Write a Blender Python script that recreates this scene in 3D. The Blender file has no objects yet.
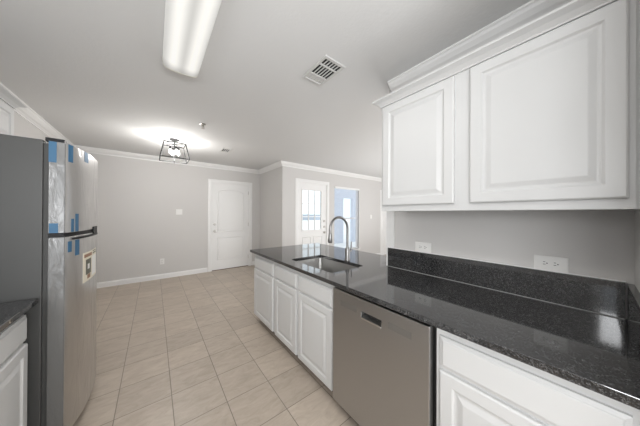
import bpy, bmesh, math, random
from mathutils import Vector, Matrix
from mathutils.geometry import tessellate_polygon
random.seed(7)
SC = bpy.context.scene
C = SC.collection

# ------------------------------------------------------------------ camera
F_PX, YAW, CAM_Z, ROLL, PITCH = 212.2, .6639, 1.3875, .0048, .0034
cam_d = bpy.data.cameras.new('camera')
cam_d.sensor_width = 36.0
cam_d.lens = F_PX / 640 * 36.0
cam_d.clip_start = .02
cam = bpy.data.objects.new('camera', cam_d)
C.objects.link(cam)
fw = Vector((math.sin(YAW) * math.cos(PITCH), math.cos(YAW) * math.cos(PITCH), math.sin(PITCH)))
rt0 = Vector((math.cos(YAW), -math.sin(YAW), 0))
up0 = rt0.cross(fw)
rt = rt0 * math.cos(ROLL) + up0 * math.sin(ROLL)
up = up0 * math.cos(ROLL) - rt0 * math.sin(ROLL)
m = Matrix((rt, up, -fw)).transposed().to_4x4()
m.translation = (0, 0, CAM_Z)
cam.matrix_world = m
SC.camera = cam

# ------------------------------------------------------------------ world, exposure, large lights
w = bpy.data.worlds.new('sky'); SC.world = w; w.use_nodes = True
wn = w.node_tree.nodes; wl = w.node_tree.links
bgn = wn['Background']
bgn.inputs[0].default_value = (.90, .95, 1.0, 1)
bgn.inputs[1].default_value = 1.6
SC.view_settings.view_transform = 'Standard'
SC.view_settings.look = 'None'
SC.view_settings.gamma = 1
SC.view_settings.use_curve_mapping = False
SC.view_settings.exposure = 0.22


def area(name, loc, direction, sx, sy, power, col=(1, 1, 1)):
    l = bpy.data.lights.new(name, 'AREA'); l.shape = 'RECTANGLE'
    l.size = sx; l.size_y = sy; l.energy = power; l.color = col
    o = bpy.data.objects.new(name, l); C.objects.link(o)
    o.location = loc
    o.rotation_euler = Vector(direction).to_track_quat('-Z', 'Y').to_euler()
    return o


# unseen fill lights added around the room, daylight from the left sash, and the tube
area('rear_fill_light', (1.0, -2.9, 1.35), (0, 1, .15), 6.0, 2.3, 92, (.97, .985, 1))  # unseen broad fill added behind the camera, larger than the opening there
area('living_room_fill_light', (5.3, -2.4, 1.3), (-.05, 1, .05), 3.0, 2.0, 85, (.97, .985, 1))  # unseen fill added to brighten the exterior wall
area('left_fill_light', (-1.12, -.86, 1.45), (1, 0.2, -.08), 1.0, .9, 24, (.97, .985, 1))  # unseen side fill added for the wall under the upper cabinets
area('left_sash_light', (-1.12, -.17, 1.86), (1, 0.12, -.15), .2, .36, 3.0, (.97, .985, 1))
area('kitchen_bounce_fill', (.1, -1.5, 1.3), (.05, .25, 1), 1.2, 1.0, 58, (.97, .985, 1))  # unseen uplight added so the ceiling bounces soft light
area('living_room_bounce_fill', (5.0, 1.2, .5), (-.1, .1, 1), 3.0, 3.0, 62, (.97, .985, 1))  # added uplight hidden behind the kitchen wall, softens the far room
area('kitchen_tube_light', (.16, 1.35, 2.46), (0, 0, -1), .2, 1.15, 6, (1, .99, .96))

# ------------------------------------------------------------------ constants
ZC = 2.555
XL, YB, XJ, YE = -1.18, 5.586, 2.283, 4.30
XW, YN, YWE = 1.70, -.12, 1.15
XR, YR = 8.0, -3.0


# ------------------------------------------------------------------ materials
def mat(name, col, rough=.5, metal=0., spec=.5, emit=None, emit_s=0.):
    m = bpy.data.materials.new(name); m.use_nodes = True
    b = m.node_tree.nodes['Principled BSDF']
    b.inputs['Base Color'].default_value = (*col, 1)
    b.inputs['Roughness'].default_value = rough
    b.inputs['Metallic'].default_value = metal
    b.inputs['Specular IOR Level'].default_value = spec
    if emit:
        b.inputs['Emission Color'].default_value = (*emit, 1)
        b.inputs['Emission Strength'].default_value = emit_s
    return m


def nd(m, t, **k):
    n = m.node_tree.nodes.new(t)
    for a, v in k.items():
        if hasattr(n, a): setattr(n, a, v)
        else: n.inputs[a].default_value = v
    return n


def ln(m, a, b): m.node_tree.links.new(a, b)


def bsdf(m): return m.node_tree.nodes['Principled BSDF']


def coords(m, scale=(1, 1, 1), kind='Object'):
    t = nd(m, 'ShaderNodeTexCoord'); mp = nd(m, 'ShaderNodeMapping')
    mp.inputs['Scale'].default_value = scale
    ln(m, t.outputs[kind], mp.inputs['Vector'])
    return mp.outputs['Vector']


def noise_mix(m, scale, c1, c2, detail=4, lo=.35, hi=.65, vec=None, rough=.5):
    v = vec or coords(m)
    n = nd(m, 'ShaderNodeTexNoise', Scale=scale, Detail=detail, Roughness=rough)
    ln(m, v, n.inputs['Vector'])
    r = nd(m, 'ShaderNodeValToRGB')
    r.color_ramp.elements[0].position = lo; r.color_ramp.elements[1].position = hi
    r.color_ramp.elements[0].color = (*c1, 1); r.color_ramp.elements[1].color = (*c2, 1)
    ln(m, n.outputs['Fac'], r.inputs['Fac'])
    return r.outputs['Color'], n.outputs['Fac']


def bump(m, fac, strength, dist):
    b = nd(m, 'ShaderNodeBump', Strength=strength, Distance=dist)
    ln(m, fac, b.inputs['Height']); ln(m, b.outputs['Normal'], bsdf(m).inputs['Normal'])


def painted(name, col, rough, scale=90, st=.25, dist=.002):
    m = mat(name, col, rough, spec=.3)
    v = coords(m)
    n = nd(m, 'ShaderNodeTexNoise', Scale=scale, Detail=3)
    ln(m, v, n.inputs['Vector']); bump(m, n.outputs['Fac'], st, dist)
    return m


M_WALL = painted('grey_wall_paint', (.60, .585, .57), .7, 70, .3)
M_CEIL = painted('ceiling_paint', (.70, .698, .692), .85, 55, .4, .003)
M_TRIM = mat('white_trim_paint', (.80, .795, .785), .35)
M_CAB = mat('white_cabinet_paint', (.635, .635, .63), .33)
M_DOOR = mat('white_door_paint', (.80, .795, .785), .4)
M_DARK = mat('black_gap', (.012, .012, .012), .6)
M_BLACK = mat('black_plastic', (.012, .012, .013), .5, spec=.25)
M_PLATE = mat('white_plastic', (.78, .77, .75), .35)
M_SLOT = mat('outlet_slot', (.04, .04, .04), .6)
M_NICKEL = mat('brushed_nickel', (.50, .48, .45), .28, 1.)
M_FAUCET = mat('faucet_nickel', (.27, .265, .26), .28, 1.)
M_SINK = mat('sink_steel', (.40, .395, .385), .36, 1.)
M_VENT = mat('vent_white', (.60, .595, .58), .45)
M_VENTIN = mat('vent_cavity', (.02, .02, .02), .8)
M_BODY = mat('fridge_side_grey', (.052, .052, .05), .45)
M_GASKET = mat('gasket_grey', (.05, .05, .048), .6)
M_TAPE = mat('blue_tape', (.028, .115, .22), .5)
M_LANT = mat('lantern_metal', (.035, .035, .035), .6, .0, .2)
M_BULB = mat('bulb_glow', (1, 1, 1), .4, emit=(1, .96, .9), emit_s=3.5)
M_BLIND = mat('blind_slat', (.80, .81, .84), .5)
_t = nd(M_BLIND, 'ShaderNodeBsdfTranslucent'); _t.inputs[0].default_value = (.80, .83, .90, 1)
_m = nd(M_BLIND, 'ShaderNodeMixShader'); _m.inputs[0].default_value = .5
ln(M_BLIND, bsdf(M_BLIND).outputs[0], _m.inputs[1]); ln(M_BLIND, _t.outputs[0], _m.inputs[2])
ln(M_BLIND, _m.outputs[0], M_BLIND.node_tree.nodes['Material Output'].inputs[0])
M_OUTW = mat('blue_grey_siding', (.56, .60, .69), .8)
M_OUT = mat('patio_concrete', (.75, .75, .74), .9)


def steel(name, col, rough, axis, film=False):
    m = mat(name, col, rough, 1.)
    sc = {'z': (1, 1, 160), 'h': (160, 160, 1)}[axis]
    v = coords(m, sc)
    n = nd(m, 'ShaderNodeTexNoise', Scale=3., Detail=3)
    ln(m, v, n.inputs['Vector'])
    r = nd(m, 'ShaderNodeMapRange'); r.inputs['To Min'].default_value = rough - .06; r.inputs['To Max'].default_value = rough + .08
    ln(m, n.outputs['Fac'], r.inputs['Value']); ln(m, r.outputs['Result'], bsdf(m).inputs['Roughness'])
    if film:
        v2 = coords(m, (1, 1.0, .35))
        n2 = nd(m, 'ShaderNodeTexNoise', Scale=9., Detail=5, Distortion=1.2)
        ln(m, v2, n2.inputs['Vector'])
        b = nd(m, 'ShaderNodeBump', Strength=.5, Distance=.02)
        ln(m, n2.outputs['Fac'], b.inputs['Height'])
        ln(m, b.outputs['Normal'], bsdf(m).inputs['Coat Normal'])
        bsdf(m).inputs['Coat Weight'].default_value = .6
        bsdf(m).inputs['Coat Roughness'].default_value = .12
    return m


M_DW = steel('dishwasher_steel', (.47, .465, .46), .34, 'z')
M_LIP = mat('handle_lip_steel', (.66, .65, .63), .35, 1.)
M_DWS = steel('dishwasher_strip', (.39, .385, .38), .45, 'z')
M_FRSIDE = mat('fridge_door_side', (.11, .11, .107), .35)
_v = coords(M_FRSIDE, (1, 1, .3)); _n = nd(M_FRSIDE, 'ShaderNodeTexNoise', Scale=14., Detail=5, Distortion=1.5)
ln(M_FRSIDE, _v, _n.inputs['Vector']); _b = nd(M_FRSIDE, 'ShaderNodeBump', Strength=.6, Distance=.02)
ln(M_FRSIDE, _n.outputs['Fac'], _b.inputs['Height']); ln(M_FRSIDE, _b.outputs['Normal'], bsdf(M_FRSIDE).inputs['Coat Normal'])
bsdf(M_FRSIDE).inputs['Coat Weight'].default_value = 1.; bsdf(M_FRSIDE).inputs['Coat Roughness'].default_value = .1
M_FR = steel('fridge_steel_film', (.52, .51, .50), .30, 'z', True)


def granite():
    m = mat('black_granite', (.02, .02, .022), .06, spec=.5)
    v = coords(m)
    vo = nd(m, 'ShaderNodeTexVoronoi', Scale=330.)
    ln(m, v, vo.inputs['Vector'])
    n = nd(m, 'ShaderNodeTexNoise', Scale=75., Detail=5, Roughness=.7)
    ln(m, v, n.inputs['Vector'])
    mx = nd(m, 'ShaderNodeMath', operation='MULTIPLY')
    sp = nd(m, 'ShaderNodeSeparateColor'); ln(m, vo.outputs['Color'], sp.inputs[0])
    ln(m, sp.outputs[0], mx.inputs[0]); ln(m, n.outputs['Fac'], mx.inputs[1])
    r = nd(m, 'ShaderNodeValToRGB')
    e = r.color_ramp.elements
    e[0].position = .12; e[0].color = (.012, .012, .013, 1)
    e[1].position = .60; e[1].color = (.15, .15, .15, 1)
    k = e.new(.34); k.color = (.038, .038, .039, 1)
    ln(m, mx.outputs[0], r.inputs['Fac']); ln(m, r.outputs['Color'], bsdf(m).inputs['Base Color'])
    bsdf(m).inputs['IOR'].default_value = 1.9
    return m


M_GRAN = granite()


def tile():
    m = mat('beige_floor_tile', (.5, .44, .38), .38, spec=.45)
    P, X0, Y0, G = .3185, -.204, 2.287, .0045
    t = nd(m, 'ShaderNodeTexCoord'); s = nd(m, 'ShaderNodeSeparateXYZ')
    ln(m, t.outputs['Object'], s.inputs[0])

    def line(sock, off):
        a = nd(m, 'ShaderNodeMath', operation='SUBTRACT'); ln(m, sock, a.inputs[0]); a.inputs[1].default_value = off - 20 * P
        b = nd(m, 'ShaderNodeMath', operation='DIVIDE'); ln(m, a.outputs[0], b.inputs[0]); b.inputs[1].default_value = P
        fl = nd(m, 'ShaderNodeMath', operation='FLOOR'); ln(m, b.outputs[0], fl.inputs[0])
        fr = nd(m, 'ShaderNodeMath', operation='FRACT'); ln(m, b.outputs[0], fr.inputs[0])
        d = nd(m, 'ShaderNodeMath', operation='PINGPONG'); ln(m, fr.outputs[0], d.inputs[0]); d.inputs[1].default_value = .5
        q = nd(m, 'ShaderNodeMath', operation='MULTIPLY'); ln(m, d.outputs[0], q.inputs[0]); q.inputs[1].default_value = P
        return q.outputs[0], fl.outputs[0]
    dx, ix = line(s.outputs[0], X0); dy, iy = line(s.outputs[1], Y0)
    mn = nd(m, 'ShaderNodeMath', operation='MINIMUM'); ln(m, dx, mn.inputs[0]); ln(m, dy, mn.inputs[1])
    g = nd(m, 'ShaderNodeMapRange'); g.inputs['From Min'].default_value = G * .35; g.inputs['From Max'].default_value = G * .65
    ln(m, mn.outputs[0], g.inputs['Value'])
    idv = nd(m, 'ShaderNodeCombineXYZ'); ln(m, ix, idv.inputs[0]); ln(m, iy, idv.inputs[1])
    wh = nd(m, 'ShaderNodeTexWhiteNoise'); ln(m, idv.outputs[0], wh.inputs['Vector'])
    # stone veining, turned and shifted per tile
    sc = nd(m, 'ShaderNodeVectorMath', operation='SCALE'); ln(m, wh.outputs['Color'], sc.inputs[0]); sc.inputs['Scale'].default_value = 30
    ad = nd(m, 'ShaderNodeVectorMath', operation='ADD'); ln(m, t.outputs['Object'], ad.inputs[0]); ln(m, sc.outputs[0], ad.inputs[1])
    mp = nd(m, 'ShaderNodeMapping'); mp.inputs['Scale'].default_value = (1, 2.6, 1); mp.inputs['Rotation'].default_value = (0, 0, .35)
    ln(m, ad.outputs[0], mp.inputs['Vector'])
    n = nd(m, 'ShaderNodeTexNoise', Scale=7., Detail=8, Roughness=.68, Distortion=.8); ln(m, mp.outputs[0], n.inputs['Vector'])
    r = nd(m, 'ShaderNodeValToRGB'); e = r.color_ramp.elements
    e[0].position = .30; e[0].color = (.40, .335, .272, 1)
    e[1].position = .70; e[1].color = (.53, .456, .382, 1)
    k = e.new(.5); k.color = (.47, .40, .33, 1)
    ln(m, n.outputs['Fac'], r.inputs['Fac'])
    hv = nd(m, 'ShaderNodeHueSaturation'); ln(m, r.outputs['Color'], hv.inputs['Color'])
    vr = nd(m, 'ShaderNodeMapRange'); vr.inputs['To Min'].default_value = .93; vr.inputs['To Max'].default_value = 1.06
    ln(m, wh.outputs['Value'], vr.inputs['Value']); ln(m, vr.outputs['Result'], hv.inputs['Value'])
    mix = nd(m, 'ShaderNodeMix', data_type='RGBA')
    ln(m, g.outputs['Result'], mix.inputs['Factor'])
    mix.inputs[6].default_value = (.19, .16, .13, 1)
    ln(m, hv.outputs['Color'], mix.inputs[7]); ln(m, mix.outputs[2], bsdf(m).inputs['Base Color'])
    hm = nd(m, 'ShaderNodeMath', operation='MULTIPLY_ADD'); ln(m, n.outputs['Fac'], hm.inputs[0]); hm.inputs[1].default_value = .12
    ln(m, g.outputs['Result'], hm.inputs[2])
    bump(m, hm.outputs[0], .5, .002)
    return m


M_TILE = tile()


def glass_mat():
    m = bpy.data.materials.new('window_glass'); m.use_nodes = True
    nt = m.node_tree; nt.nodes.remove(nt.nodes['Principled BSDF'])
    t = nd(m, 'ShaderNodeBsdfTransparent'); t.inputs[0].default_value = (.96, .98, .98, 1)
    g = nd(m, 'ShaderNodeBsdfGlossy', Roughness=.02)
    fr = nd(m, 'ShaderNodeFresnel', IOR=1.45); mx = nd(m, 'ShaderNodeMixShader')
    # reflect on the outer faces only: no total internal reflection inside the unrefracted pane
    ge = nd(m, 'ShaderNodeNewGeometry'); iv = nd(m, 'ShaderNodeMath', operation='SUBTRACT'); iv.inputs[0].default_value = 1
    ln(m, ge.outputs['Backfacing'], iv.inputs[1])
    mu = nd(m, 'ShaderNodeMath', operation='MULTIPLY'); ln(m, fr.outputs[0], mu.inputs[0]); ln(m, iv.outputs[0], mu.inputs[1])
    ln(m, mu.outputs[0], mx.inputs[0]); ln(m, t.outputs[0], mx.inputs[1]); ln(m, g.outputs[0], mx.inputs[2])
    ln(m, mx.outputs[0], nt.nodes['Material Output'].inputs[0])
    return m


M_GLASS = glass_mat()


def diffuser_mat():
    # ribbed acrylic lens lit by the two tubes behind it
    m = mat('lit_diffuser', (.35, .35, .34), .4)
    v = coords(m, kind='Object'); s = nd(m, 'ShaderNodeSeparateXYZ'); ln(m, v, s.inputs[0])
    ab = nd(m, 'ShaderNodeMath', operation='ABSOLUTE'); ln(m, s.outputs[0], ab.inputs[0])
    sb = nd(m, 'ShaderNodeMath', operation='SUBTRACT'); ln(m, ab.outputs[0], sb.inputs[0]); sb.inputs[1].default_value = .058
    a2 = nd(m, 'ShaderNodeMath', operation='ABSOLUTE'); ln(m, sb.outputs[0], a2.inputs[0])
    r = nd(m, 'ShaderNodeMapRange', interpolation_type='SMOOTHSTEP')
    r.inputs['From Min'].default_value = .004; r.inputs['From Max'].default_value = .062
    r.inputs['To Min'].default_value = .64; r.inputs['To Max'].default_value = .33
    ln(m, a2.outputs[0], r.inputs['Value'])
    # the tubes stop short of the end caps
    ay = nd(m, 'ShaderNodeMath', operation='ABSOLUTE'); ln(m, s.outputs[1], ay.inputs[0])
    r2 = nd(m, 'ShaderNodeMapRange', interpolation_type='SMOOTHSTEP')
    r2.inputs['From Min'].default_value = .50; r2.inputs['From Max'].default_value = .61
    r2.inputs['To Min'].default_value = 1.; r2.inputs['To Max'].default_value = .45
    ln(m, ay.outputs[0], r2.inputs['Value'])
    mu = nd(m, 'ShaderNodeMath', operation='MULTIPLY'); ln(m, r.outputs[0], mu.inputs[0]); ln(m, r2.outputs[0], mu.inputs[1])
    bsdf(m).inputs['Emission Color'].default_value = (1, .985, .94, 1)
    ln(m, mu.outputs[0], bsdf(m).inputs['Emission Strength'])
    return m


M_DIFF = diffuser_mat()


def sticker_mat():
    m = mat('sticker_print', (.75, .70, .58), .5)
    return m


M_STK = sticker_mat()
M_STK_DK = mat('sticker_dark_print', (.10, .10, .07), .5)
M_STK_W = mat('sticker_white_print', (.82, .82, .80), .5)
M_STK_BR = mat('sticker_brown_print', (.30, .16, .09), .5)


# ------------------------------------------------------------------ mesh helpers
class MB:
    def __init__(self, M=None):
        self.bm = bmesh.new(); self.M = M or Matrix()

    def v(self, co): return self.bm.verts.new(self.M @ Vector(co))

    def face(self, vs):
        try: return self.bm.faces.new(vs)
        except ValueError: return None

    def box(self, x0, x1, y0, y1, z0, z1, bev=0.):
        if bev > 0:
            t = bmesh.new()
            bmesh.ops.create_cube(t, size=1)
            for q in t.verts:
                q.co = Vector(((x0 + x1) / 2 + q.co.x * (x1 - x0), (y0 + y1) / 2 + q.co.y * (y1 - y0), (z0 + z1) / 2 + q.co.z * (z1 - z0)))
            bmesh.ops.bevel(t, geom=t.edges[:], offset=bev, segments=2, affect='EDGES', profile=.6)
            mp = {q: self.v(q.co) for q in t.verts}
            for f in t.faces: self.face([mp[q] for q in f.verts])
            t.free(); return self
        p = [self.v((x, y, z)) for z in (z0, z1) for x, y in ((x0, y0), (x1, y0), (x1, y1), (x0, y1))]
        for f in ((3, 2, 1, 0), (4, 5, 6, 7), (0, 1, 5, 4), (1, 2, 6, 5), (2, 3, 7, 6), (3, 0, 4, 7)): self.face([p[i] for i in f])
        return self

    def rings(self, rings, cap0=True, cap1=True):
        vr = [[self.v(q) for q in r] for r in rings]
        n = len(vr[0])
        for a, b in zip(vr, vr[1:]):
            for i in range(n): self.face([a[i], a[(i + 1) % n], b[(i + 1) % n], b[i]])
        if cap0: self.face(vr[0][::-1])
        if cap1: self.face(vr[-1])
        return self

    def lathe(self, prof, center=(0, 0, 0), axis='z', n=24):
        rs = []
        for r, h in prof:
            ring = []
            for i in range(n):
                a = 2 * math.pi * i / n; p, q = r * math.cos(a), r * math.sin(a)
                o = {'z': (p, q, h), 'x': (h, p, q), 'y': (q, h, p)}[axis]
                ring.append(Vector(center) + Vector(o))
            rs.append(ring)
        return self.rings(rs)

    def tube(self, pts, r, n=10):
        pts = [Vector(p) for p in pts]; rs = []
        rad = r if isinstance(r, (list, tuple)) else [r] * len(pts)
        pn = None
        for i, p in enumerate(pts):
            t = (pts[min(i + 1, len(pts) - 1)] - pts[max(i - 1, 0)]).normalized()
            if pn is None:
                pn = t.orthogonal().normalized()
            else:
                pn = (pn - t * pn.dot(t)).normalized()
            b = t.cross(pn)
            rs.append([p + (pn * math.cos(2 * math.pi * k / n) + b * math.sin(2 * math.pi * k / n)) * rad[i] for k in range(n)])
        return self.rings(rs)

    def plate(self, outer, holes, h0, h1):
        """polygon with holes in local xy, extruded from z=h0 to z=h1"""
        loops = [outer] + holes
        tris = tessellate_polygon([[Vector((*p, 0)) for p in l] for l in loops])
        flat = [p for l in loops for p in l]
        lo = [self.v((*p, h0)) for p in flat]; hi = [self.v((*p, h1)) for p in flat]
        for t in tris:
            a, b, c = (Vector(flat[i]) for i in t)
            if (b - a).cross(c - a) < 0: t = t[::-1]
            self.face([hi[i] for i in t]); self.face([lo[i] for i in t[::-1]])
        k = 0
        for l in loops:
            for i in range(len(l)):
                a, b = k + i, k + (i + 1) % len(l)
                self.face([lo[a], lo[b], hi[b], hi[a]])
            k += len(l)
        return self

    def build(self, name, material, parent=None, loc=None, bevel=0., smooth=False):
        bm = self.bm
        bmesh.ops.recalc_face_normals(bm, faces=bm.faces)
        me = bpy.data.meshes.new(name)
        if loc is not None:
            bmesh.ops.translate(bm, verts=bm.verts, vec=-Vector(loc))
        bm.to_mesh(me); bm.free()
        o = bpy.data.objects.new(name, me); C.objects.link(o)
        me.materials.append(material)
        if loc is not None: o.location = loc
        if parent is not None:
            o.parent = parent
            o.location = (Vector(loc) if loc is not None else Vector()) - abs_loc(parent)
        if bevel:
            b = o.modifiers.new('bevel', 'BEVEL'); b.width = bevel; b.segments = 2
            b.limit_method = 'ANGLE'; b.angle_limit = math.radians(40)
        if smooth:
            for p in me.polygons: p.use_smooth = True
            if smooth != 'all':
                me.set_sharp_from_angle(angle=math.radians(35))
        return o


def abs_loc(o):
    v = Vector(o.location)
    while o.parent: o = o.parent; v += Vector(o.location)
    return v


def tag(o, label=None, cat=None, group=None, kind=None):
    if label: o['label'] = label
    if cat: o['category'] = cat
    if group: o['group'] = group
    if kind: o['kind'] = kind
    return o


def thing(name, loc, label, cat, group=None):
    o = bpy.data.objects.new(name, None); C.objects.link(o); o.location = loc; o.empty_display_size = .1
    return tag(o, label, cat, group)


def struct(o): o['kind'] = 'structure'; return o


def frame_m(origin, u, v):
    """local (u, v, n): u right, v up, n = u x v towards the viewer"""
    u = Vector(u); v = Vector(v); n = u.cross(v)
    M = Matrix((u, v, n)).transposed().to_4x4(); M.translation = origin
    return M


def rect(x0, x1, y0, y1): return [(x0, y0), (x1, y0), (x1, y1), (x0, y1)]


def rrect(x0, x1, y0, y1, r, n=5):
    out = []
    for cx, cy, a0 in ((x1 - r, y0 + r, -90), (x1 - r, y1 - r, 0), (x0 + r, y1 - r, 90), (x0 + r, y0 + r, 180)):
        for i in range(n + 1):
            a = math.radians(a0 + 90 * i / n); out.append((cx + r * math.cos(a), cy + r * math.sin(a)))
    return out


def offset_poly(p, d):
    """inset a counter-clockwise polygon by d"""
    n = len(p); out = []
    for i in range(n):
        a, b, c = Vector(p[i - 1]), Vector(p[i]), Vector(p[(i + 1) % n])
        e1 = (b - a).normalized(); e2 = (c - b).normalized()
        n1 = Vector((-e1.y, e1.x)); n2 = Vector((-e2.y, e2.x))
        k = (n1 + n2); k = k / max(.2, k.dot(n1))
        out.append(tuple(b + k * d))
    return out


def panel_front(mb, x0, x1, y0, y1, t, kind='door'):
    """raised-panel cabinet front in local coordinates, back at n=0, face at n=t"""
    prof = [(0, 0), (0, t - .006), (.002, t - .003), (.007, t)]
    if kind == 'door':
        prof += [(.052, t), (.056, t - .0035), (.060, t - .0075), (.066, t - .0085), (.072, t - .008), (.092, t - .0015), (.096, t - .0008)]
    elif kind == 'drawer':
        prof = [(0, 0), (0, t - .009), (.003, t - .0075), (.012, t - .004), (.015, t - .001), (.018, t)]
    rs = [[(x0 + d, y0 + d, h), (x1 - d, y0 + d, h), (x1 - d, y1 - d, h), (x0 + d, y1 - d, h)] for d, h in prof]
    return mb.rings(rs)


def sweep(path, prof, name, material, right=True, ends=None):
    """sweep a (out, z) profile along a floor-plan path, one mitred mesh per stretch; out is to the right of travel"""
    path = [Vector(p) for p in path]; objs = []
    nrm = []
    for a, b in zip(path, path[1:]):
        d = (b - a).normalized(); nrm.append(Vector((d.y, -d.x)))
    offs = []
    for i in range(len(path)):
        if i == 0: offs.append(nrm[0])
        elif i == len(path) - 1: offs.append(nrm[-1])
        else:
            k = nrm[i - 1] + nrm[i]; offs.append(k / k.dot(nrm[i]))
    for i in range(len(path) - 1):
        mb = MB()
        rs = []
        for j in (i, i + 1):
            rs.append([(*(path[j] + offs[j] * o), z) for o, z in prof])
        mb.rings(rs)
        objs.append(struct(mb.build(name % (len([o for o in bpy.data.objects if o.name.startswith(name.split('%')[0])]) + 1), material)))
    return objs


# ------------------------------------------------------------------ room shell
struct(MB().box(XL - .12, XR + .12, YR - .12, YB + .12, -.10, 0).build('floor', M_TILE))
struct(MB().box(XL - .12, XR + .12, YR - .12, YB + .12, ZC, ZC + .12).build('ceiling', M_CEIL))
# wall_left with the kitchen window behind the camera
LW = (-1.38, -.05, .98, 2.08)          # y0 y1 z0 z1
Ml = frame_m((XL, 0, 0), (0, 1, 0), (0, 0, 1))   # n = +x
struct(MB(Ml).plate(rect(YR - .12, YB + .12, 0, ZC), [rect(*LW)], -.12, 0).build('wall_left', M_WALL))
BD = (1.085, 1.985, 0, 2.125)           # back door opening
Mb = frame_m((0, YB, 0), (1, 0, 0), (0, 0, 1))   # n = -y
struct(MB(Mb).plate([(XL - .0, 0), (BD[0], 0), (BD[0], BD[3]), (BD[1], BD[3]), (BD[1], 0), (XJ + .12, 0), (XJ + .12, ZC), (XL, ZC)], [], -.12, 0).build('wall_back', M_WALL))
struct(MB().box(XJ, XJ + .12, YE + .12, YB, 0, ZC).build('wall_side', M_WALL))
ED = (2.70, 3.59, 0, 2.15)              # patio door opening
EW = (3.86, 4.85, .35, 2.14)            # window opening
FD = (5.98, 6.90, 0, 2.10)              # second white door
Me = frame_m((0, YE, 0), (1, 0, 0), (0, 0, 1))
struct(MB(Me).plate([(XJ, 0), (ED[0], 0), (ED[0], ED[3]), (ED[1], ED[3]), (ED[1], 0), (FD[0], 0), (FD[0], FD[3]), (FD[1], FD[3]), (FD[1], 0), (XR, 0), (XR, ZC), (XJ, ZC)], [rect(*EW)], -.12, 0).build('wall_exterior', M_WALL))
struct(MB().box(XR, XR + .12, YR, YE, 0, ZC).build('wall_right', M_WALL))
RW = (-1.0, 1.9, .3, 2.2)
Mr = frame_m((0, YR, 0), (-1, 0, 0), (0, 0, 1))
struct(MB(Mr).plate(rect(-XR, -XL, 0, ZC), [rect(-1.9, 1.0, .3, 2.2)], -.12, 0).build('wall_rear', M_WALL))
struct(MB().box(XW, XW + .12, YN - .12, YWE, 0, ZC).build('wall_kitchen', M_WALL))
struct(MB().box(.95, XW, YN - .12, YN, 0, ZC).build('wall_near', M_WALL))

CROWN = [(0, ZC), (.088, ZC), (.088, ZC - .012), (.078, ZC - .018), (.070, ZC - .032), (.045, ZC - .055), (.026, ZC - .064), (.018, ZC - .074), (.012, ZC - .078), (.010, ZC - .092), (0, ZC - .092)]
sweep([(XL, YR), (XL, YB), (XJ, YB), (XJ, YE), (XR, YE)], CROWN, 'trim_%d', M_TRIM)
sweep([(XW, YWE - .045), (XW, YN), (.95, YN)], CROWN, 'trim_%d', M_TRIM)
BASE = [(0, 0), (.015, 0), (.015, .078), (.011, .088), (.006, .094), (.005, .104), (0, .104)]
sweep([(XL, 2.70), (XL, YB), (BD[0] - .085, YB)], BASE, 'baseboard_left_%d', M_TRIM)
for o, nme in zip([o for o in bpy.data.objects if o.name.startswith('baseboard_left_')], ('baseboard_left', 'baseboard_back')): o.name = nme
for pth, nme in (([(BD[1] + .085, YB), (XJ, YB)], 'baseboard_back_corner'), ([(XJ, YB), (XJ, YE)], 'baseboard_side'), ([(XJ, YE), (ED[0] - .085, YE)], 'baseboard_exterior'),
                 ([(ED[1] + .085, YE), (FD[0] - .085, YE)], 'baseboard_exterior_right')):
    o = sweep(pth, BASE, 'tmp_%d', M_TRIM)[0]; o.name = nme


def casing(M, x0, x1, y1, wd=.078, th=.018, name='casing', parent=None, y0=0., four=False):
    prof = [(0, 0), (0, th - .004), (.006, th), (wd * .55, th), (wd * .75, th - .005), (wd, th - .010), (wd, 0)]
    mb = MB(M)
    # inner edge is the opening; offset outwards
    pts = [(x0, y0), (x0, y1), (x1, y1), (x1, y0)]
    dirs = [(-1, 0), (-1, 1), (1, 1), (1, 0)]
    if four: dirs = [(-1, -1), (-1, 1), (1, 1), (1, -1)]
    rs = [[(p[0] + d[0] * o, p[1] + d[1] * o, h) for o, h in prof] for p, d in zip(pts, dirs)]
    if four: rs.append(rs[0])
    mb.rings(rs, not four, not four)
    return mb.build(name, M_TRIM, parent)


def arch(x0, x1, y0, y1, rise, n=10):
    pts = [(x0, y0), (x1, y0), (x1, y1 - rise)]
    for i in range(1, n):
        t = i / n; x = x1 + (x0 - x1) * t
        pts.append((x, y1 - rise + rise * math.sin(math.pi * t) ** .8))
    pts.append((x0, y1 - rise))
    return pts


def moulded(mb, poly, h):
    """raised moulding and field of a moulded door panel, on a face at n=h"""
    rs = []
    for d, k in ((0, -.003), (0, .0), (.005, .010), (.014, .012), (.022, .0005), (.034, .0005), (.058, .010), (.062, .0105)):
        rs.append([(*p, h + k) for p in offset_poly(poly, d)])
    mb.rings(rs)


# ---- door_1: two-panel door in the back wall
d1 = MB(Mb).box(BD[0] + .012, BD[1] - .012, .012, BD[3] - .012, -.055, -.018)
moulded(d1, arch(BD[0] + .13, BD[1] - .13, .93, 1.985, .07), -.018)
moulded(d1, rect(BD[0] + .13, BD[1] - .13, .24, .80), -.018)
d1 = struct(d1.build('door_1', M_DOOR, smooth=True))
casing(Mb, BD[0], BD[1], BD[3], parent=d1)
MB(Mb).plate([(BD[0], 0), (BD[0] + .012, 0), (BD[0] + .012, BD[3] - .012), (BD[1] - .012, BD[3] - .012), (BD[1] - .012, 0), (BD[1], 0), (BD[1], BD[3]), (BD[0], BD[3])], [], -.12, .0).build('jamb', M_TRIM, d1)
MB(Mb).box(BD[0] + .012, BD[1] - .012, 0, .014, -.10, -.012).build('threshold', mat('dark_threshold', (.13, .09, .065), .5), d1)


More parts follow.
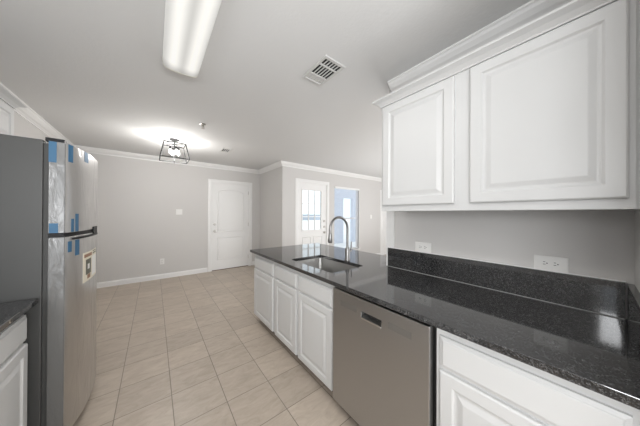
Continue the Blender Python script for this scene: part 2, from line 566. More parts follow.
def knob(M, x, z, parent, n0):
    MB(M).lathe([(.032, n0), (.032, n0 + .006), (.012, n0 + .010), (.011, n0 + .028), (.024, n0 + .036), (.028, n0 + .050), (.022, n0 + .060), (.004, n0 + .063)], (x, z, 0), 'z', 20).build('door_knob', M_NICKEL, parent, smooth=True)


def deadbolt(M, x, z, parent, n0):
    MB(M).lathe([(.031, n0), (.031, n0 + .008), (.027, n0 + .014), (.006, n0 + .016)], (x, z, 0), 'z', 20).box(x - .004, x + .004, z - .014, z + .014, n0 + .014, n0 + .026, .0015).build('deadbolt', M_NICKEL, parent, smooth=True)


knob(Mb, BD[0] + .072, .955, d1, -.018)
deadbolt(Mb, BD[0] + .072, 1.12, d1, -.018)
for z in (.25, 1.10, 1.92):
    MB(Mb).box(BD[1] - .020, BD[1] - .004, z - .045, z + .045, -.022, -.008, .002).build('hinge', M_NICKEL, d1)

# ---- door_2: patio door with a nine-pane light
GX0, GX1, GZ0, GZ1 = 2.835, 3.415, .985, 1.965
d2 = MB(Me).plate(rect(ED[0] + .012, ED[1] - .012, .015, ED[3] - .012), [rect(GX0, GX1, GZ0, GZ1)], -.060, -.018)
moulded(d2, rect(ED[0] + .135, 3.09, .20, .82), -.018)
moulded(d2, rect(3.16, ED[1] - .135, .20, .82), -.018)
d2 = struct(d2.build('door_2', M_DOOR, smooth=True))
casing(Me, ED[0], ED[1], ED[3], parent=d2)
MB(Me).plate([(ED[0], 0), (ED[0] + .012, 0), (ED[0] + .012, ED[3] - .012), (ED[1] - .012, ED[3] - .012), (ED[1] - .012, 0), (ED[1], 0), (ED[1], ED[3]), (ED[0], ED[3])], [], -.12, 0).build('jamb', M_TRIM, d2)
MB(Me).plate(rect(GX0 - .03, GX1 + .03, GZ0 - .03, GZ1 + .03), [rect(GX0 + .004, GX1 - .004, GZ0 + .004, GZ1 - .004)], -.0178, -.006).build('glazing_frame', M_DOOR, d2, bevel=.003)
mg = MB(Me)
for k in (1, 2):
    x = GX0 + (GX1 - GX0) * k / 3; z = GZ0 + (GZ1 - GZ0) * k / 3
    mg.box(x - .010, x + .010, GZ0 - .002, GZ1 + .002, -.050, -.024)
    mg.box(GX0 - .002, GX1 + .002, z - .010, z + .010, -.049, -.025)
mg.build('muntin', M_DOOR, d2)
MB(Me).box(GX0 - .001, GX1 + .001, GZ0 - .001, GZ1 + .001, -.040, -.036).build('pane', M_GLASS, d2)
knob(Me, 3.517, .90, d2, -.018)
deadbolt(Me, 3.517, 1.045, d2, -.018)
deadbolt(Me, 3.517, 1.195, d2, -.018)
for z in (.25, 1.08, 1.93):
    MB(Me).box(ED[0] + .003, ED[0] + .020, z - .045, z + .045, -.022, -.008, .002).build('hinge', M_NICKEL, d2)

# ---- door_3: plain white door further right
d3 = MB(Me).box(FD[0] + .012, FD[1] - .012, .012, FD[3] - .012, -.055, -.018)
moulded(d3, arch(FD[0] + .13, FD[1] - .13, .93, 1.96, .07), -.018)
moulded(d3, rect(FD[0] + .13, FD[1] - .13, .24, .80), -.018)
d3 = struct(d3.build('door_3', M_DOOR, smooth=True))
casing(Me, FD[0], FD[1], FD[3], parent=d3)

# ---- window_1: window with mini blinds beside the patio door
win = struct(MB(Me).plate(rect(*EW), [rect(EW[0] + .035, EW[1] - .035, EW[2] + .035, EW[3] - .035)], -.10, -.055).build('window_1', M_TRIM))
MB(Me).box(EW[0] + .034, EW[1] - .034, 1.235, 1.275, -.095, -.06).build('meeting_rail', M_TRIM, win)
MB(Me).box(EW[0] + .03, EW[1] - .03, EW[2] + .03, EW[3] - .03, -.084, -.080).build('pane', M_GLASS, win)
MB(Me).box(EW[0] - .03, EW[1] + .03, EW[2] - .025, EW[2], -.05, .035, .004).build('sill', M_TRIM, win)
bl = thing('window_blind', (4.355, YE, EW[3]), 'half-open white horizontal mini blind hanging in the window beside the glazed patio door', 'blind')
MB(Me).box(EW[0] + .004, EW[1] - .004, EW[3] - .055, EW[3] - .003, -.048, .022, .004).build('headrail', M_TRIM, bl)
sl = MB(Me)
z = EW[3] - .075
while z > EW[2] + .04:
    x0, x1 = EW[0] + .008, EW[1] - .008
    a = [sl.v((x0, z - .005, -.040)), sl.v((x1, z - .005, -.040)), sl.v((x1, z + .001, -.029)), sl.v((x0, z + .001, -.029))]
    b = [sl.v((x0, z + .005, -.017)), sl.v((x1, z + .005, -.017))]
    sl.face(a); sl.face([a[3], a[2], b[1], b[0]])
    z -= .034
sl = sl.build('slats', M_BLIND, bl)
so = sl.modifiers.new('thick', 'SOLIDIFY'); so.thickness = .001
MB(Me).box(EW[0] + .008, EW[1] - .008, EW[2] + .008, EW[2] + .026, -.042, -.016, .003).build('bottom_rail', M_TRIM, bl)
for k in (.15, .5, .85):
    x = EW[0] + (EW[1] - EW[0]) * k
    MB(Me).tube([(x, EW[3] - .05, -.012), (x, EW[2] + .015, -.012)], .0012, 6).build('ladder_cord', M_TRIM, bl)

# ---- window_2: kitchen window over the left counter, widened around the added fill; window_3: unseen window added behind for light
for M, (a0, a1, b0, b1), nme in ((Ml, LW, 'window_2'), (Mr, (-1.9, 1.0, .3, 2.2), 'window_3')):
    wo = struct(MB(M).plate(rect(a0, a1, b0, b1), [rect(a0 + .04, a1 - .04, b0 + .04, b1 - .04)], -.10, -.05).build(nme, M_TRIM))
    casing(M, a0, a1, b1, parent=wo, y0=b0, four=True)
    MB(M).box((a0 + a1) / 2 - .018, (a0 + a1) / 2 + .018, b0 + .03, b1 - .03, -.095, -.055).build('meeting_rail', M_TRIM, wo)

# ---- outdoors
struct(MB().box(-14, 30, YE + .125 + 1.4, 60, -.25, -.12).build('patio', M_OUT))

struct(MB().plate([(6.75, -.2), (7.82, -.2), (7.82, 2.22), (8.54, 2.22), (8.54, -.2), (10.6, -.2), (10.6, 3.2), (6.75, 3.2)], [], 0, .2).build('wall_outside', M_OUTW))
o = bpy.data.objects['wall_outside']; o.rotation_euler = (math.pi / 2, 0, 0); o.location = (0, 8.2, 0)
struct(MB().box(14, 36, 40, 40.4, -.2, 1.25).build('outside_far_band', mat('far_grey', (.42, .46, .52), .9)))  # plain low block standing in for an unidentified distant band

# white board that finishes the free end of the kitchen wall
struct(MB().box(XW - .012, XW + .132, YWE - .062, YWE + .012, 0.0, ZC - .0925).build('trim_9', M_TRIM))

# ------------------------------------------------------------------ kitchen: peninsula base units
XF = 1.018      # face of doors
XB = 1.038      # face frames
Mc = frame_m((0, 0, 0), (0, -1, 0), (0, 0, 1))      # n = -x, local x = -y


def Mface(x): return frame_m((x, 0, 0), (0, -1, 0), (0, 0, 1))


def base_unit(name, label, y0, y1, fronts, loc_y=None, xb=1.66, group=None, hollow=False):
    """fronts: list of (kind, y0, y1, z0, z1)"""
    t = thing(name, (XB + .3, (y0 + y1) / 2, 0), label, 'cabinet', group)
    b = MB()
    if hollow:
        b.box(XB, XB + .018, y0, y1, .095, .8845).box(xb - .018, xb, y0, y1, .095, .8845)
        b.box(XB + .018, xb - .018, y0, y0 + .018, .095, .8845).box(XB + .018, xb - .018, y1 - .018, y1, .095, .8845)
        b.box(XB + .018, xb - .018, y0 + .018, y1 - .018, .095, .113)
    else:
        b.plate([(XB, y0), (xb, y0), (xb, y1), (XB, y1)], [], .095, .8845)
    b.build('carcass', M_CAB, t)
    MB().box(XB + .065, XB + .085, y0, y1, 0, .097).build('toe_kick', mat('toe_kick_dark', (.10, .085, .07), .7) if 'toe_kick_dark' not in bpy.data.materials else bpy.data.materials['toe_kick_dark'], t)  # plain dark brown toe board
    for kind, a, c, z0, z1 in fronts:
        mb = MB(Mface(XB))
        panel_front(mb, -c, -a, z0, z1, XB - XF, 'door' if kind == 'door' else 'drawer')
        mb.build({'door': 'door', 'drawer': 'drawer', 'false': 'drawer_front'}[kind], M_CAB, t)
    return t


base_unit('base_cabinet', 'white base cabinet at the free end of the black-topped peninsula, farthest from the dishwasher', 2.118, 2.690,
          [('drawer', 2.140, 2.672, .700, .838), ('door', 2.140, 2.672, .100, .685)])
sb = base_unit('sink_cabinet', 'white two-door sink cabinet directly left of the stainless dishwasher', 1.138, 2.116,
               [('false', 1.650, 2.078, .700, .838), ('door', 1.650, 2.078, .100, .685), ('false', 1.160, 1.620, .700, .838), ('door', 1.160, 1.620, .100, .685)], hollow=True)
base_unit('base_cabinet', 'white base cabinet in the right corner, right of the stainless dishwasher', -.098, .442,
          [('drawer', -.070, .424, .700, .838), ('door', -.070, .424, .100, .685)])
# bar back of the peninsula
tag(MB().box(1.70, 1.76, 1.175, 2.69, 0, .8845).build('bar_back_panel', M_CAB), 'plain white back panel under the bar overhang of the peninsula', 'panel')

# ------------------------------------------------------------------ dishwasher
DY0, DY1 = .458, 1.128
dw = thing('dishwasher', (1.3, (DY0 + DY1) / 2, 0), 'brushed stainless steel dishwasher with a pocket handle under the black counter', 'dishwasher')
MB().box(1.045, 1.64, DY0 + .004, DY1 - .004, .105, .868).build('tub', M_DARK, dw)
MB().box(1.10, 1.12, DY0 + .004, DY1 - .004, .0, .105).build('kick_plate', M_BLACK, dw)
HY0, HY1, HZ0, HZ1 = .722, .868, .754, .792
Md = Mface(1.045)
pd = MB(Md).plate(rect(-DY1, -DY0, .085, .868), [rect(-HY1, -HY0, HZ0, HZ1)], 0, .043)
pd.build('door_panel', M_DW, dw, bevel=.004)
MB(Md).box(-HY1 - .001, -HY0 + .001, HZ0 - .001, HZ1 + .001, -.0008, .012).build('handle_pocket', M_DARK, dw)
MB(Md).rings([[(y, HZ0 + .008, .012), (y, HZ0 - .004, .012), (y, HZ0 - .006, .0452), (y, HZ0 + .003, .0458)] for y in (-HY1 + .001, -HY0 - .001)]).build('handle_lip', M_LIP, dw)
for a_, c_ in ((.545, .678), (.905, 1.05)):
    MB(Md).box(-c_, -a_, .768, .803, .0425, .0434).build('panel_strip', M_DWS, dw)  # slightly darker, rougher strips either side of the handle
tag(MB().box(1.05, 1.11, .4425, .4575, .10, .884).build('gap_filler', M_DARK), 'black filler strip in the gap right of the dishwasher', 'filler strip')

# ------------------------------------------------------------------ granite
CZ0, CZ1 = .885, .915
SX0, SX1, SY0, SY1 = 1.115, 1.512, 1.275, 1.915
def eased_slab(cells, z0, z1, e, hole=None):
    """slab from floor-plan outline cells; every outside edge is eased by e"""
    outline, parts = cells
    mb = MB()
    prof = [(e, z0), (0, z0 + e), (0, z1 - e), (e * .3, z1 - e * .3), (e, z1)]
    mb.rings([[(*p, zz) for p in offset_poly(outline, d)] for d, zz in prof], False, False)
    if hole:
        mb.rings([[(*p, zz) for p in offset_poly(hole, -d)] for d, zz in prof], False, False)
    ins = offset_poly(outline, e); hol = offset_poly(hole, -e) if hole else None
    for ring, useh in parts(ins):
        loops = [ring] + ([hol[::-1]] if useh and hole else [])
        flat = [p for l in loops for p in l]
        tris = tessellate_polygon([[Vector((*p, 0)) for p in l] for l in loops])
        for zz in (z0, z1):
            vs = [mb.v((*p, zz)) for p in flat]
            for t in tris: mb.face([vs[i] for i in t])
    bmesh.ops.remove_doubles(mb.bm, verts=mb.bm.verts, dist=1e-5)
    return mb


# outline counter-clockwise: near wall, along the kitchen wall, round the wall end, bar side, free end
OUT = [(.987, YN + .002), (XW - .002, YN + .002), (XW - .002, YWE + .014), (2.075, YWE + .014), (2.075, 2.735), (.987, 2.735)]


def ct_parts(p):
    return [([p[0], p[1], p[2], (p[0][0], p[2][1])], False),
            ([(p[0][0], p[2][1]), p[2], (p[2][0], p[4][1]), p[5]], True),
            ([p[2], p[3], p[4], (p[2][0], p[4][1])], False)]


ct = eased_slab((OUT, ct_parts), CZ0, CZ1, .0025, rrect(SX0, SX1, SY0, SY1, .035)).build('countertop', M_GRAN)
tag(ct, 'polished black speckled granite peninsula countertop with the sink cut into it', 'countertop')
SZ = 1.081
bs = tag(MB().box(XW - .0205, XW - .0125, YN + .025, 1.143, CZ1 + .0003, SZ).box(XW - .0126, XW - .0004, YN + .025, 1.087, CZ1 + .0003, SZ).build('backsplash', M_GRAN, bevel=.0015),
    'long black granite backsplash strip along the kitchen wall below the two outlets', 'backsplash')
MB().box(XW - .013, XW - .0003, YN + .022, 1.087, SZ + .0002, SZ + .0055, .002).build('caulk_line', M_TRIM, bs)
MB().box(XW - .0235, XW - .0207, YN + .024, 1.143, CZ1 + .0002, CZ1 + .0035).build('caulk_line', mat('grey_caulk', (.33, .33, .32), .5), bs)
bs = tag(MB().box(.99, XW - .022, YN + .001, YN + .021, CZ1 + .0003, SZ).build('backsplash', M_GRAN, bevel=.0015),
    'short black granite return backsplash at the right edge, against the side wall', 'backsplash')

# ------------------------------------------------------------------ sink and faucet
sk = thing('sink', ((SX0 + SX1) / 2, (SY0 + SY1) / 2, CZ0), 'stainless steel undermount sink in the black peninsula counter', 'sink')
mb = MB(); rs = []
for d, zz, r in ((-.022, CZ0 - .0026, .05), (-.004, CZ0 - .0026, .04), (-.003, CZ0 - .006, .04), (.004, .74, .05), (.012, .715, .055), (.035, .702, .06), (.12, .697, .05)):
    rs.append([(*p, zz) for p in rrect(SX0 + d, SX1 - d, SY0 + d, SY1 - d, r)])
mb.rings(rs, False, True)
bo = mb.build('bowl', M_SINK, sk, smooth=True)
so = bo.modifiers.new('thick', 'SOLIDIFY'); so.thickness = .0015; so.offset = 1
cxs, cys = (SX0 + SX1) / 2, (SY0 + SY1) / 2
MB().lathe([(.055, .6975), (.055, .7005), (.045, .7015), (.036, .699), (.01, .699)], (cxs, cys, 0)).build('drain', M_NICKEL, sk, smooth=True)

FX, FY = 1.565, 1.541
fc = thing('faucet', (FX, FY, CZ1), 'tall brushed nickel gooseneck faucet with a pull-down spray head behind the sink', 'faucet')
MB().lathe([(.030, CZ1 + .0002), (.030, CZ1 + .006), (.026, CZ1 + .012), (.0235, CZ1 + .03), (.0235, CZ1 + .115), (.020, CZ1 + .125), (.0145, CZ1 + .135)], (FX, FY, 0)).build('base', M_FAUCET, fc, smooth=True)
pts = [(FX, FY, CZ1 + .12), (FX, FY, 1.15), (FX, FY, 1.235)]
R = .118
for i in range(1, 15):
    a = math.pi * i / 14 * 1.04
    pts.append((FX - R + R * math.cos(a), FY, 1.235 + R * math.sin(a)))
e = Vector(pts[-1]); dirn = (Vector(pts[-1]) - Vector(pts[-2])).normalized()
MB().tube(pts + [tuple(e + dirn * .03)], .0125, 14).build('gooseneck', M_FAUCET, fc, smooth=True)
h0 = e + dirn * .02
MB().tube([h0, h0 + dirn * .012, h0 + dirn * .03, h0 + dirn * .075, h0 + dirn * .085], [.0135, .0165, .0165, .024, .021], 16).build('spray_head', M_FAUCET, fc, smooth=True)
h1 = h0 + dirn * .084
MB().tube([h1, h1 + dirn * .006], [.019, .018], 16).build('spray_face', M_BLACK, fc)
MB().tube([(FX + .018, FY, CZ1 + .085), (FX + .052, FY, CZ1 + .088)], .0135, 12).tube([(FX + .047, FY, CZ1 + .086), (FX + .054, FY, CZ1 + .12), (FX + .058, FY, CZ1 + .185)], [.008, .0075, .006], 10).build('lever', M_FAUCET, fc, smooth=True)

# ------------------------------------------------------------------ upper cabinets on the right
UX = 1.352
MU = Mface(UX + .02)
uc = thing('upper_cabinet', (1.53, .45, 1.41), 'white two-door wall cabinet with raised panels above the black counter', 'cabinet')
MB().box(UX + .02, XW - .0005, -.100, .990, 1.435, 2.195).box(UX + .02, UX + .04, -.100, .990, 1.41, 1.435).box(UX + .04, XW - .0005, .967, .985, 1.41, 1.435).build('carcass', M_CAB, uc)
for a, c in ((.487, .970), (-.085, .410)):
    mb = MB(MU); panel_front(mb, -c, -a, 1.450, 2.188, .02); mb.build('door', M_CAB, uc)
MB().box(UX + .032, XW - .0005, -.1185, -.1005, 1.41, 2.195).build('filler_strip', M_CAB, uc)
CM = [(0, 2.196), (.012, 2.196), (.012, 2.204), (.020, 2.212), (.030, 2.222), (.048, 2.232), (.056, 2.236), (.056, 2.246), (0, 2.246)]
path = [Vector((XW - .0005, .985)), Vector((UX + .02, .985)), Vector((UX + .02, -.1185))]
# travel direction keeps the outside to the right: reverse
rs = []
for p, o in ((Vector((XW - .0005, .985)), Vector((0, 1))), (Vector((UX + .02, .985)), Vector((-1, 1))), (Vector((UX + .02, -.1185)), Vector((-1, 0)))):
    rs.append([(*(p + o * a), zz) for a, zz in CM])
MB().rings(rs).build('crown_moulding', M_CAB, uc)
MB().box(UX + .02, XW - .0005, -.1185, .985, 2.1951, 2.2455).build('top_panel', M_CAB, uc)

# ------------------------------------------------------------------ outlets, switch
def plate_frame(name, label, cat, M, x, z, wd, ht, group=None):
    base = M @ Vector((x, z, 0))
    t = thing(name, base, label, cat, group)
    pr = [(0, .0), (0, .003), (.003, .0055), (.006, .006)]
    mb = MB(M)
    mb.rings([[(x - wd / 2 + d, z - ht / 2 + d, h), (x + wd / 2 - d, z - ht / 2 + d, h), (x + wd / 2 - d, z + ht / 2 - d, h), (x - wd / 2 + d, z + ht / 2 - d, h)] for d, h in pr])
    mb.build('cover_plate', M_PLATE, t)
    return t


def receptacle(M, t, x, z, rot=0):
    mb = MB(M)
    p = [(x + q[0], z + q[1]) for q in rrect(-.017, .017, -.0145, .0145, .009, 4)]
    mb.rings([[(*q, .0059) for q in p], [(*q, .0072) for q in p]])
    r = mb.build('receptacle', M_PLATE, t)
    mb = MB(M)
    for dx, dy, hw, hh in ((-.0065, .003, .0014, .0048), (.0065, .003, .0014, .004), (0, -.0075, .0026, .0026)):
        if rot: dx, dy, hw, hh = -dy, dx, hh, hw
        mb.box(x + dx - hw, x + dx + hw, z + dy - hh, z + dy + hh, .0071, .0076)
    mb.build('slot', M_SLOT, r)


MK = Mface(XW)
t = plate_frame('wall_outlet', 'white sideways duplex outlet nearest the corner above the black backsplash', 'outlet', MK, -.1365, 1.123, .128, .078)
receptacle(MK, t, -.1365 - .02, 1.123, 1); receptacle(MK, t, -.1365 + .02, 1.123, 1)
t = plate_frame('wall_outlet', 'white sideways outlet at the far end of the backsplash, near the sink', 'outlet', MK, -.830, 1.124, .128, .076)
receptacle(MK, t, -.830 - .02, 1.124, 1); receptacle(MK, t, -.830 + .02, 1.124, 1)
t = plate_frame('wall_outlet', 'small white upright outlet low on the back wall above the baseboard', 'outlet', Mb, .140, .362, .075, .12)
receptacle(Mb, t, .14, .362 + .0195); receptacle(Mb, t, .14, .362 - .0195)
t = plate_frame('light_switch', 'white double light switch on the back wall left of the panelled door', 'switch', Mb, .435, 1.411, .118, .118)
for s in (-.024, .024):
    MB(Mb).box(.435 + s - .016, .435 + s + .016, 1.411 - .033, 1.411 + .033, .0055, .009, .002).build('rocker', M_PLATE, t)
t = plate_frame('wall_outlet', 'tiny white cover plate on the exterior wall right of the blind', 'cover plate', Me, 5.42, 1.30, .075, .12)

# ------------------------------------------------------------------ refrigerator
FY0, FY1 = 1.90, 2.66
FYM, FYW = (FY0 + FY1) / 2, (FY1 - FY0) / 2
FZT = 1.795


def fcurve(y): return -.408 + .056 * (1 - abs((y - FYM) / FYW) ** 2.5)


fr = thing('refrigerator', (-.8, FYM, 0), 'grey-sided top-freezer refrigerator still in plastic film and blue tape', 'refrigerator')
MB().box(-1.13, -.494, FY0, FY1, .045, FZT + .003, .006).build('body', M_BODY, fr)
MB().box(-.495, -.473, FY0 + .012, FY1 - .012, .05, FZT - .012).build('door_gasket', M_GASKET, fr)


def fridge_door(name, z0, z1, material=M_FR):
    ys = [FY0 + (FY1 - FY0) * i / 32 for i in range(33)]
    out = []
    # rounded front corners
    front = [(fcurve(y), y) for y in ys]
    front[0] = (front[0][0] - .008, FY0); front.insert(1, (fcurve(FY0) - .0022, FY0 + .0022)); front.insert(2, (fcurve(FY0 + .008) - .0005, FY0 + .008))
    front[-1] = (front[-1][0] - .008, FY1)
    poly = front + [(-.474, FY1), (-.474, FY0)]
    mb = MB(); mb.plate(poly[::-1], [], z0, z1)
    o = mb.build(name, material, fr, smooth=True, bevel=.003)
    o.data.materials.append(M_FRSIDE)
    for p in o.data.polygons:
        if abs(p.normal.y) > .9: p.material_index = 1
    return o


ZG0, ZG1 = 1.243, 1.268
fz = fridge_door('freezer_door', ZG1, FZT)
fdoor = fridge_door('fresh_food_door', .075, ZG0)
# black strip between the doors
ysq = [FY0 + (FY1 - FY0) * i / 24 for i in range(25)]


def curved_strip(ya, yb_, z0, z1, o0, o1, n=20):
    ys = [ya + (yb_ - ya) * i / n for i in range(n + 1)]
    rs = [[(fcurve(y) + o0, y, z0), (fcurve(y) + o1, y, z0), (fcurve(y) + o1, y, z1), (fcurve(y) + o0, y, z1)] for y in ys]
    return MB().rings(rs)


MB().plate([(fcurve(y) - .006, y) for y in ysq][::-1] + [(-.474, FY0 + .001), (-.474, FY1 - .001)], [], ZG0 + .0005, ZG1 - .0005).build('door_gap', M_BLACK, fr)
hd = curved_strip(1.945, 2.36, 1.222, 1.234, .0005, .010).build('handle', M_BLACK, fdoor, smooth=True)
hd2 = curved_strip(2.24, 2.36, 1.236, 1.285, .0005, .007).build('handle_cap', M_BLACK, fdoor, smooth=True)
MB().box(-.49, -.418, FY0 + .012, FY0 + .06, FZT, FZT + .022, .003).build('hinge_cover', M_BLACK, fr)
MB().box(-.474, -.42, FY0 + .004, FY1 - .004, .03, .0745).build('kick_grille', M_GASKET, fr)
for yy in (FY0 + .05, FY1 - .09):
    for xx in (-1.08, -.56):
        MB().lathe([(.02, 0), (.02, .046)], (xx, yy + .02, 0), n=12).build('foot', M_BLACK, fr)
# blue tape on the film
def tape(door, *a): return door


def side_tape(x0, x1, z0, z1, par): MB().box(x0, x1, FY0 - .0010, FY0 + .0002, z0, z1).build('blue_tape', M_TAPE, par)


def front_tape(y0, y1, z0, z1, par): curved_strip(y0, y1, z0, z1, -.0003, .0010, 8).build('blue_tape', M_TAPE, par)


side_tape(-.4735, -.444, 1.675, 1.794, fz)
side_tape(-.470, -.436, 1.269, 1.325, fz)
front_tape(1.915, 1.95, 1.69, 1.794, fz)
front_tape(2.07, 2.13, 1.725, 1.793, fz)
front_tape(1.94, 1.962, 1.27, 1.35, fz)
front_tape(1.975, 2.005, 1.27, 1.38, fz)
front_tape(1.917, 1.945, 1.15, 1.215, fdoor)
front_tape(1.975, 2.015, 1.12, 1.218, fdoor)
# printed label on the lower door
st = curved_strip(2.06, 2.36, .92, 1.118, -.0003, .0010, 12).build('printed_label', M_STK, fdoor)
curved_strip(2.10, 2.20, .965, 1.068, .0009, .0014, 8).build('label_picture', M_STK_DK, st)
curved_strip(2.225, 2.345, .935, 1.075, .0009, .0014, 8).build('label_text_area', M_STK_W, st)
curved_strip(2.075, 2.22, 1.084, 1.106, .0009, .0014, 8).build('label_heading', M_STK_BR, st)
curved_strip(2.245, 2.345, 1.088, 1.098, .0009, .0014, 8).build('label_heading', M_STK_DK, st)
curved_strip(2.245, 2.345, 1.105, 1.112, .0009, .0014, 8).build('label_heading', M_STK_DK, st)
curved_strip(2.125, 2.185, .935, .963, .0009, .0014, 8).build('label_picture', M_STK_BR, st)
curved_strip(2.13, 2.165, 1.0, 1.035, .0013, .0018, 6).build('label_picture', M_STK_W, st)

# ------------------------------------------------------------------ left side: base cabinets, counter, cabinet above the fridge
MLf = frame_m((-.55, 0, 0), (0, 1, 0), (0, 0, 1))     # n = +x


def left_base(label, y0, y1):
    t = thing('base_cabinet', (-.85, (y0 + y1) / 2, 0), label, 'cabinet')
    MB().box(-1.17, -.55, y0, y1, .095, .8845).build('carcass', M_CAB, t)
    MB().box(-.64, -.62, y0, y1, 0, .097).build('toe_kick', bpy.data.materials['toe_kick_dark'], t)
    mb = MB(MLf); panel_front(mb, y0 + .02, y1 - .012, .700, .838, .02, 'drawer'); mb.build('drawer', M_CAB, t)
    mb = MB(MLf); panel_front(mb, y0 + .02, y1 - .012, .100, .685, .02); mb.build('door', M_CAB, t)


left_base('white base cabinet at the left edge, directly in front of the refrigerator side', 1.31, 1.884)
left_base('white base cabinet on the left, one unit nearer the viewer than the refrigerator neighbour', .72, 1.308)
tag(MB().box(-1.178, -.50, -1.6, 1.888, CZ0, CZ1).build('countertop', M_GRAN, bevel=.004), 'short black granite countertop at the left edge beside the refrigerator', 'countertop')
oc = thing('upper_cabinet', (-1.0, 2.29, 1.85), 'white wall cabinet above the refrigerator at the left edge', 'cabinet')
MB().box(-1.1795, -.875, 1.90, 2.78, 1.88, 2.20).build('carcass', M_CAB, oc)
MLu = frame_m((-.875, 0, 0), (0, 1, 0), (0, 0, 1))
for a, c in ((1.915, 2.332), (2.344, 2.755)):
    mb = MB(MLu); panel_front(mb, a, c, 1.89, 2.185, .02); mb.build('door', M_CAB, oc)
rs = []
for p, o in ((Vector((-.875, 1.90)), Vector((1, 0))), (Vector((-.875, 2.78)), Vector((1, 1))), (Vector((-1.1795, 2.78)), Vector((0, 1)))):
    rs.append([(*(p + o * a), zz + .004) for a, zz in CM])
MB().rings(rs).build('crown_moulding', M_CAB, oc)

# ------------------------------------------------------------------ ceiling things
# fluorescent wrap fixture
LX0, LX1, LY0, LY1 = .043, .277, .74, 1.975
LXM, LYM = (LX0 + LX1) / 2, (LY0 + LY1) / 2
fl = thing('ceiling_light', (LXM, LYM, ZC), 'long lit fluorescent ceiling fixture with a white wrap-around lens', 'ceiling light')
MB().box(LX0 + .02, LX1 - .02, LY0 + .01, LY1 - .01, ZC - .03, ZC).build('housing', M_TRIM, fl)
prof = []
HW = (LX1 - LX0) / 2
for i in range(13):
    a = math.pi * i / 12
    cx_ = math.cos(a); s_ = math.sin(a)
    prof.append((HW * (abs(cx_) ** .45) * (1 if cx_ >= 0 else -1), -.078 * s_ ** .5))
mb = MB()
mb.rings([[(LXM + x, y, ZC - .004 + zz) for x, zz in prof] for y in (LY0 + .014, LY1 - .014)])
mb.build('diffuser', M_DIFF, fl, loc=(LXM, LYM, ZC), smooth=True)
for y0, y1 in ((LY0, LY0 + .016), (LY1 - .016, LY1)):
    MB().rings([[(LXM + x * 1.015, y, ZC - .003 + zz * 1.03) for x, zz in prof] for y in (y0, y1)]).build('end_cap', mat('lens_cap', (.62, .61, .55), .4) if 'lens_cap' not in bpy.data.materials else bpy.data.materials['lens_cap'], fl)

# lantern semi-flush
LAX, LAY = .250, 4.08
la = thing('ceiling_lantern', (LAX, LAY, ZC), 'lit open-cage lantern ceiling light near the back wall', 'ceiling light')
MB().lathe([(.065, ZC), (.065, ZC - .012), (.045, ZC - .022), (.012, ZC - .028)], (LAX, LAY, 0)).build('canopy', M_LANT, la, smooth=True)
MB().tube([(LAX, LAY, ZC - .02), (LAX, LAY, 2.20)], .008, 10).build('stem', M_LANT, la)
MB().lathe([(.006, 2.222), (.014, 2.215), (.014, 2.205), (.007, 2.198), (.010, 2.186), (.002, 2.175)], (LAX, LAY, 0), n=14).build('finial', M_LANT, la, smooth=True)
zt, zb_, ht_, hb_ = 2.475, 2.232, .138, .185
bar = .0075
T = [Vector((LAX + a * ht_, LAY + b * ht_, zt)) for a, b in ((-1, -1), (1, -1), (1, 1), (-1, 1))]
B = [Vector((LAX + a * hb_, LAY + b * hb_, zb_)) for a, b in ((-1, -1), (1, -1), (1, 1), (-1, 1))]
cg = MB()
for i in range(4):
    cg.tube([T[i], T[(i + 1) % 4]], bar, 6); cg.tube([B[i], B[(i + 1) % 4]], bar, 6); cg.tube([T[i], B[i]], bar, 6)
for a, b in ((0, 2), (1, 3)): cg.tube([T[a], T[b]], .006, 6)
cg.build('cage', M_LANT, la)
for k, (dx, dy) in enumerate(((-.055, -.02), (.055, .02), (.02, -.055), (-.02, .055))):
    x, y = LAX + dx, LAY + dy
    MB().tube([(LAX, LAY, 2.36), (x, y, 2.375), (x, y, 2.43)], .006, 8).lathe([(.016, 2.395), (.016, 2.435)], (x, y, 0), n=12).build('bulb_holder', M_LANT, la)
    MB().lathe([(.008, 2.394), (.011, 2.385), (.019, 2.36), (.021, 2.345), (.016, 2.325), (.003, 2.315)], (x, y, 0), n=16).build('bulb', M_BULB, la, smooth=True)
pl = bpy.data.lights.new('lantern_bulb_light', 'POINT'); pl.energy = 31; pl.color = (1, .98, .95); pl.shadow_soft_size = .10
po = bpy.data.objects.new('lantern_bulb_light', pl); C.objects.link(po); po.location = (LAX, LAY, 2.27)


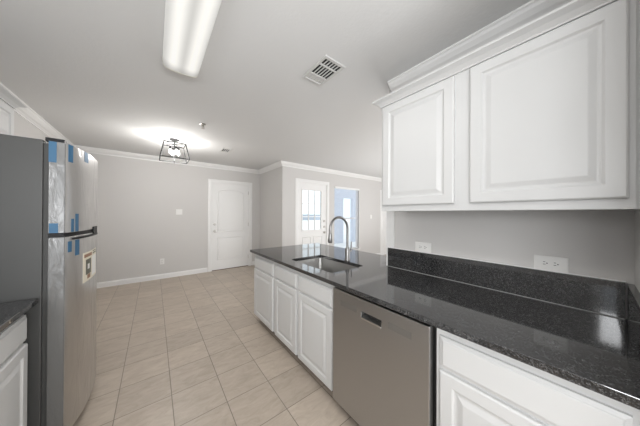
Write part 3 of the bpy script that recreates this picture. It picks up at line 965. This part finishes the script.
def vent(label, x0, x1, y0, y1, bands, n=6):
    """ceiling register: frame with louvre bands running across"""
    t = thing('ceiling_vent', ((x0 + x1) / 2, (y0 + y1) / 2, ZC), label, 'vent')
    Mv = frame_m((0, 0, ZC), (1, 0, 0), (0, -1, 0))     # n = -z (down); local y = -y
    fx, fy = .022, .022
    holes = [rect(x0 + fx, x1 - fx, -b, -a)[::-1] for a, b in bands]
    MB(Mv).plate(rect(x0, x1, -y1, -y0), holes, 0.0002, .012).build('frame', M_VENT, t, bevel=.003)
    MB(Mv).box(x0 + .012, x1 - .012, -y1 + .012, -y0 - .012, -.0002 + .0004, .0012).build('cavity', M_VENTIN, t)
    for bi, (a, b) in enumerate(bands):
        if bi == 2:
            MB(Mv).box(x0 + fx - .003, x1 - fx + .003, -b - .003, -a + .003, .0015, .006).build('damper', M_VENT, t)
        for i in range(1, n):
            x = x0 + fx + (x1 - x0 - 2 * fx) * i / n
            mb = MB(Mv)
            mb.rings([[(x - .0025, yy, .0018), (x - .0015, yy, .0018), (x + .0025, yy, .0095), (x + .0015, yy, .0095)] for yy in (-b + .001, -a - .001)])
            mb.build('slat', M_VENT, t)
    return t


vent('large white ceiling vent with three louvre bands near the wall cabinets', .982, 1.187, 1.197, 1.512, [(1.222, 1.285), (1.298, 1.412), (1.425, 1.49)])
vent('small dark ceiling vent in the distance, right of the lantern', .955, 1.115, 4.03, 4.285, [(4.052, 4.263)], 4)
sp = thing('fire_sprinkler', (.50, 3.14, ZC), 'small metal fire sprinkler head on the ceiling before the lantern', 'sprinkler')
MB().lathe([(.034, ZC), (.034, ZC - .004), (.020, ZC - .012)], (.50, 3.14, 0)).build('escutcheon', M_NICKEL, sp, smooth=True)
MB().lathe([(.010, ZC - .01), (.010, ZC - .03), (.005, ZC - .032), (.005, ZC - .056)], (.50, 3.14, 0), n=12).tube([(.486, 3.14, ZC - .026), (.484, 3.14, ZC - .045), (.499, 3.14, ZC - .056)], .0025, 6).tube([(.514, 3.14, ZC - .026), (.516, 3.14, ZC - .045), (.501, 3.14, ZC - .056)], .0025, 6).build('body', M_NICKEL, sp)
MB().lathe([(.020, ZC - .056), (.022, ZC - .058), (.004, ZC - .060)], (.50, 3.14, 0), n=16).build('deflector', M_NICKEL, sp)
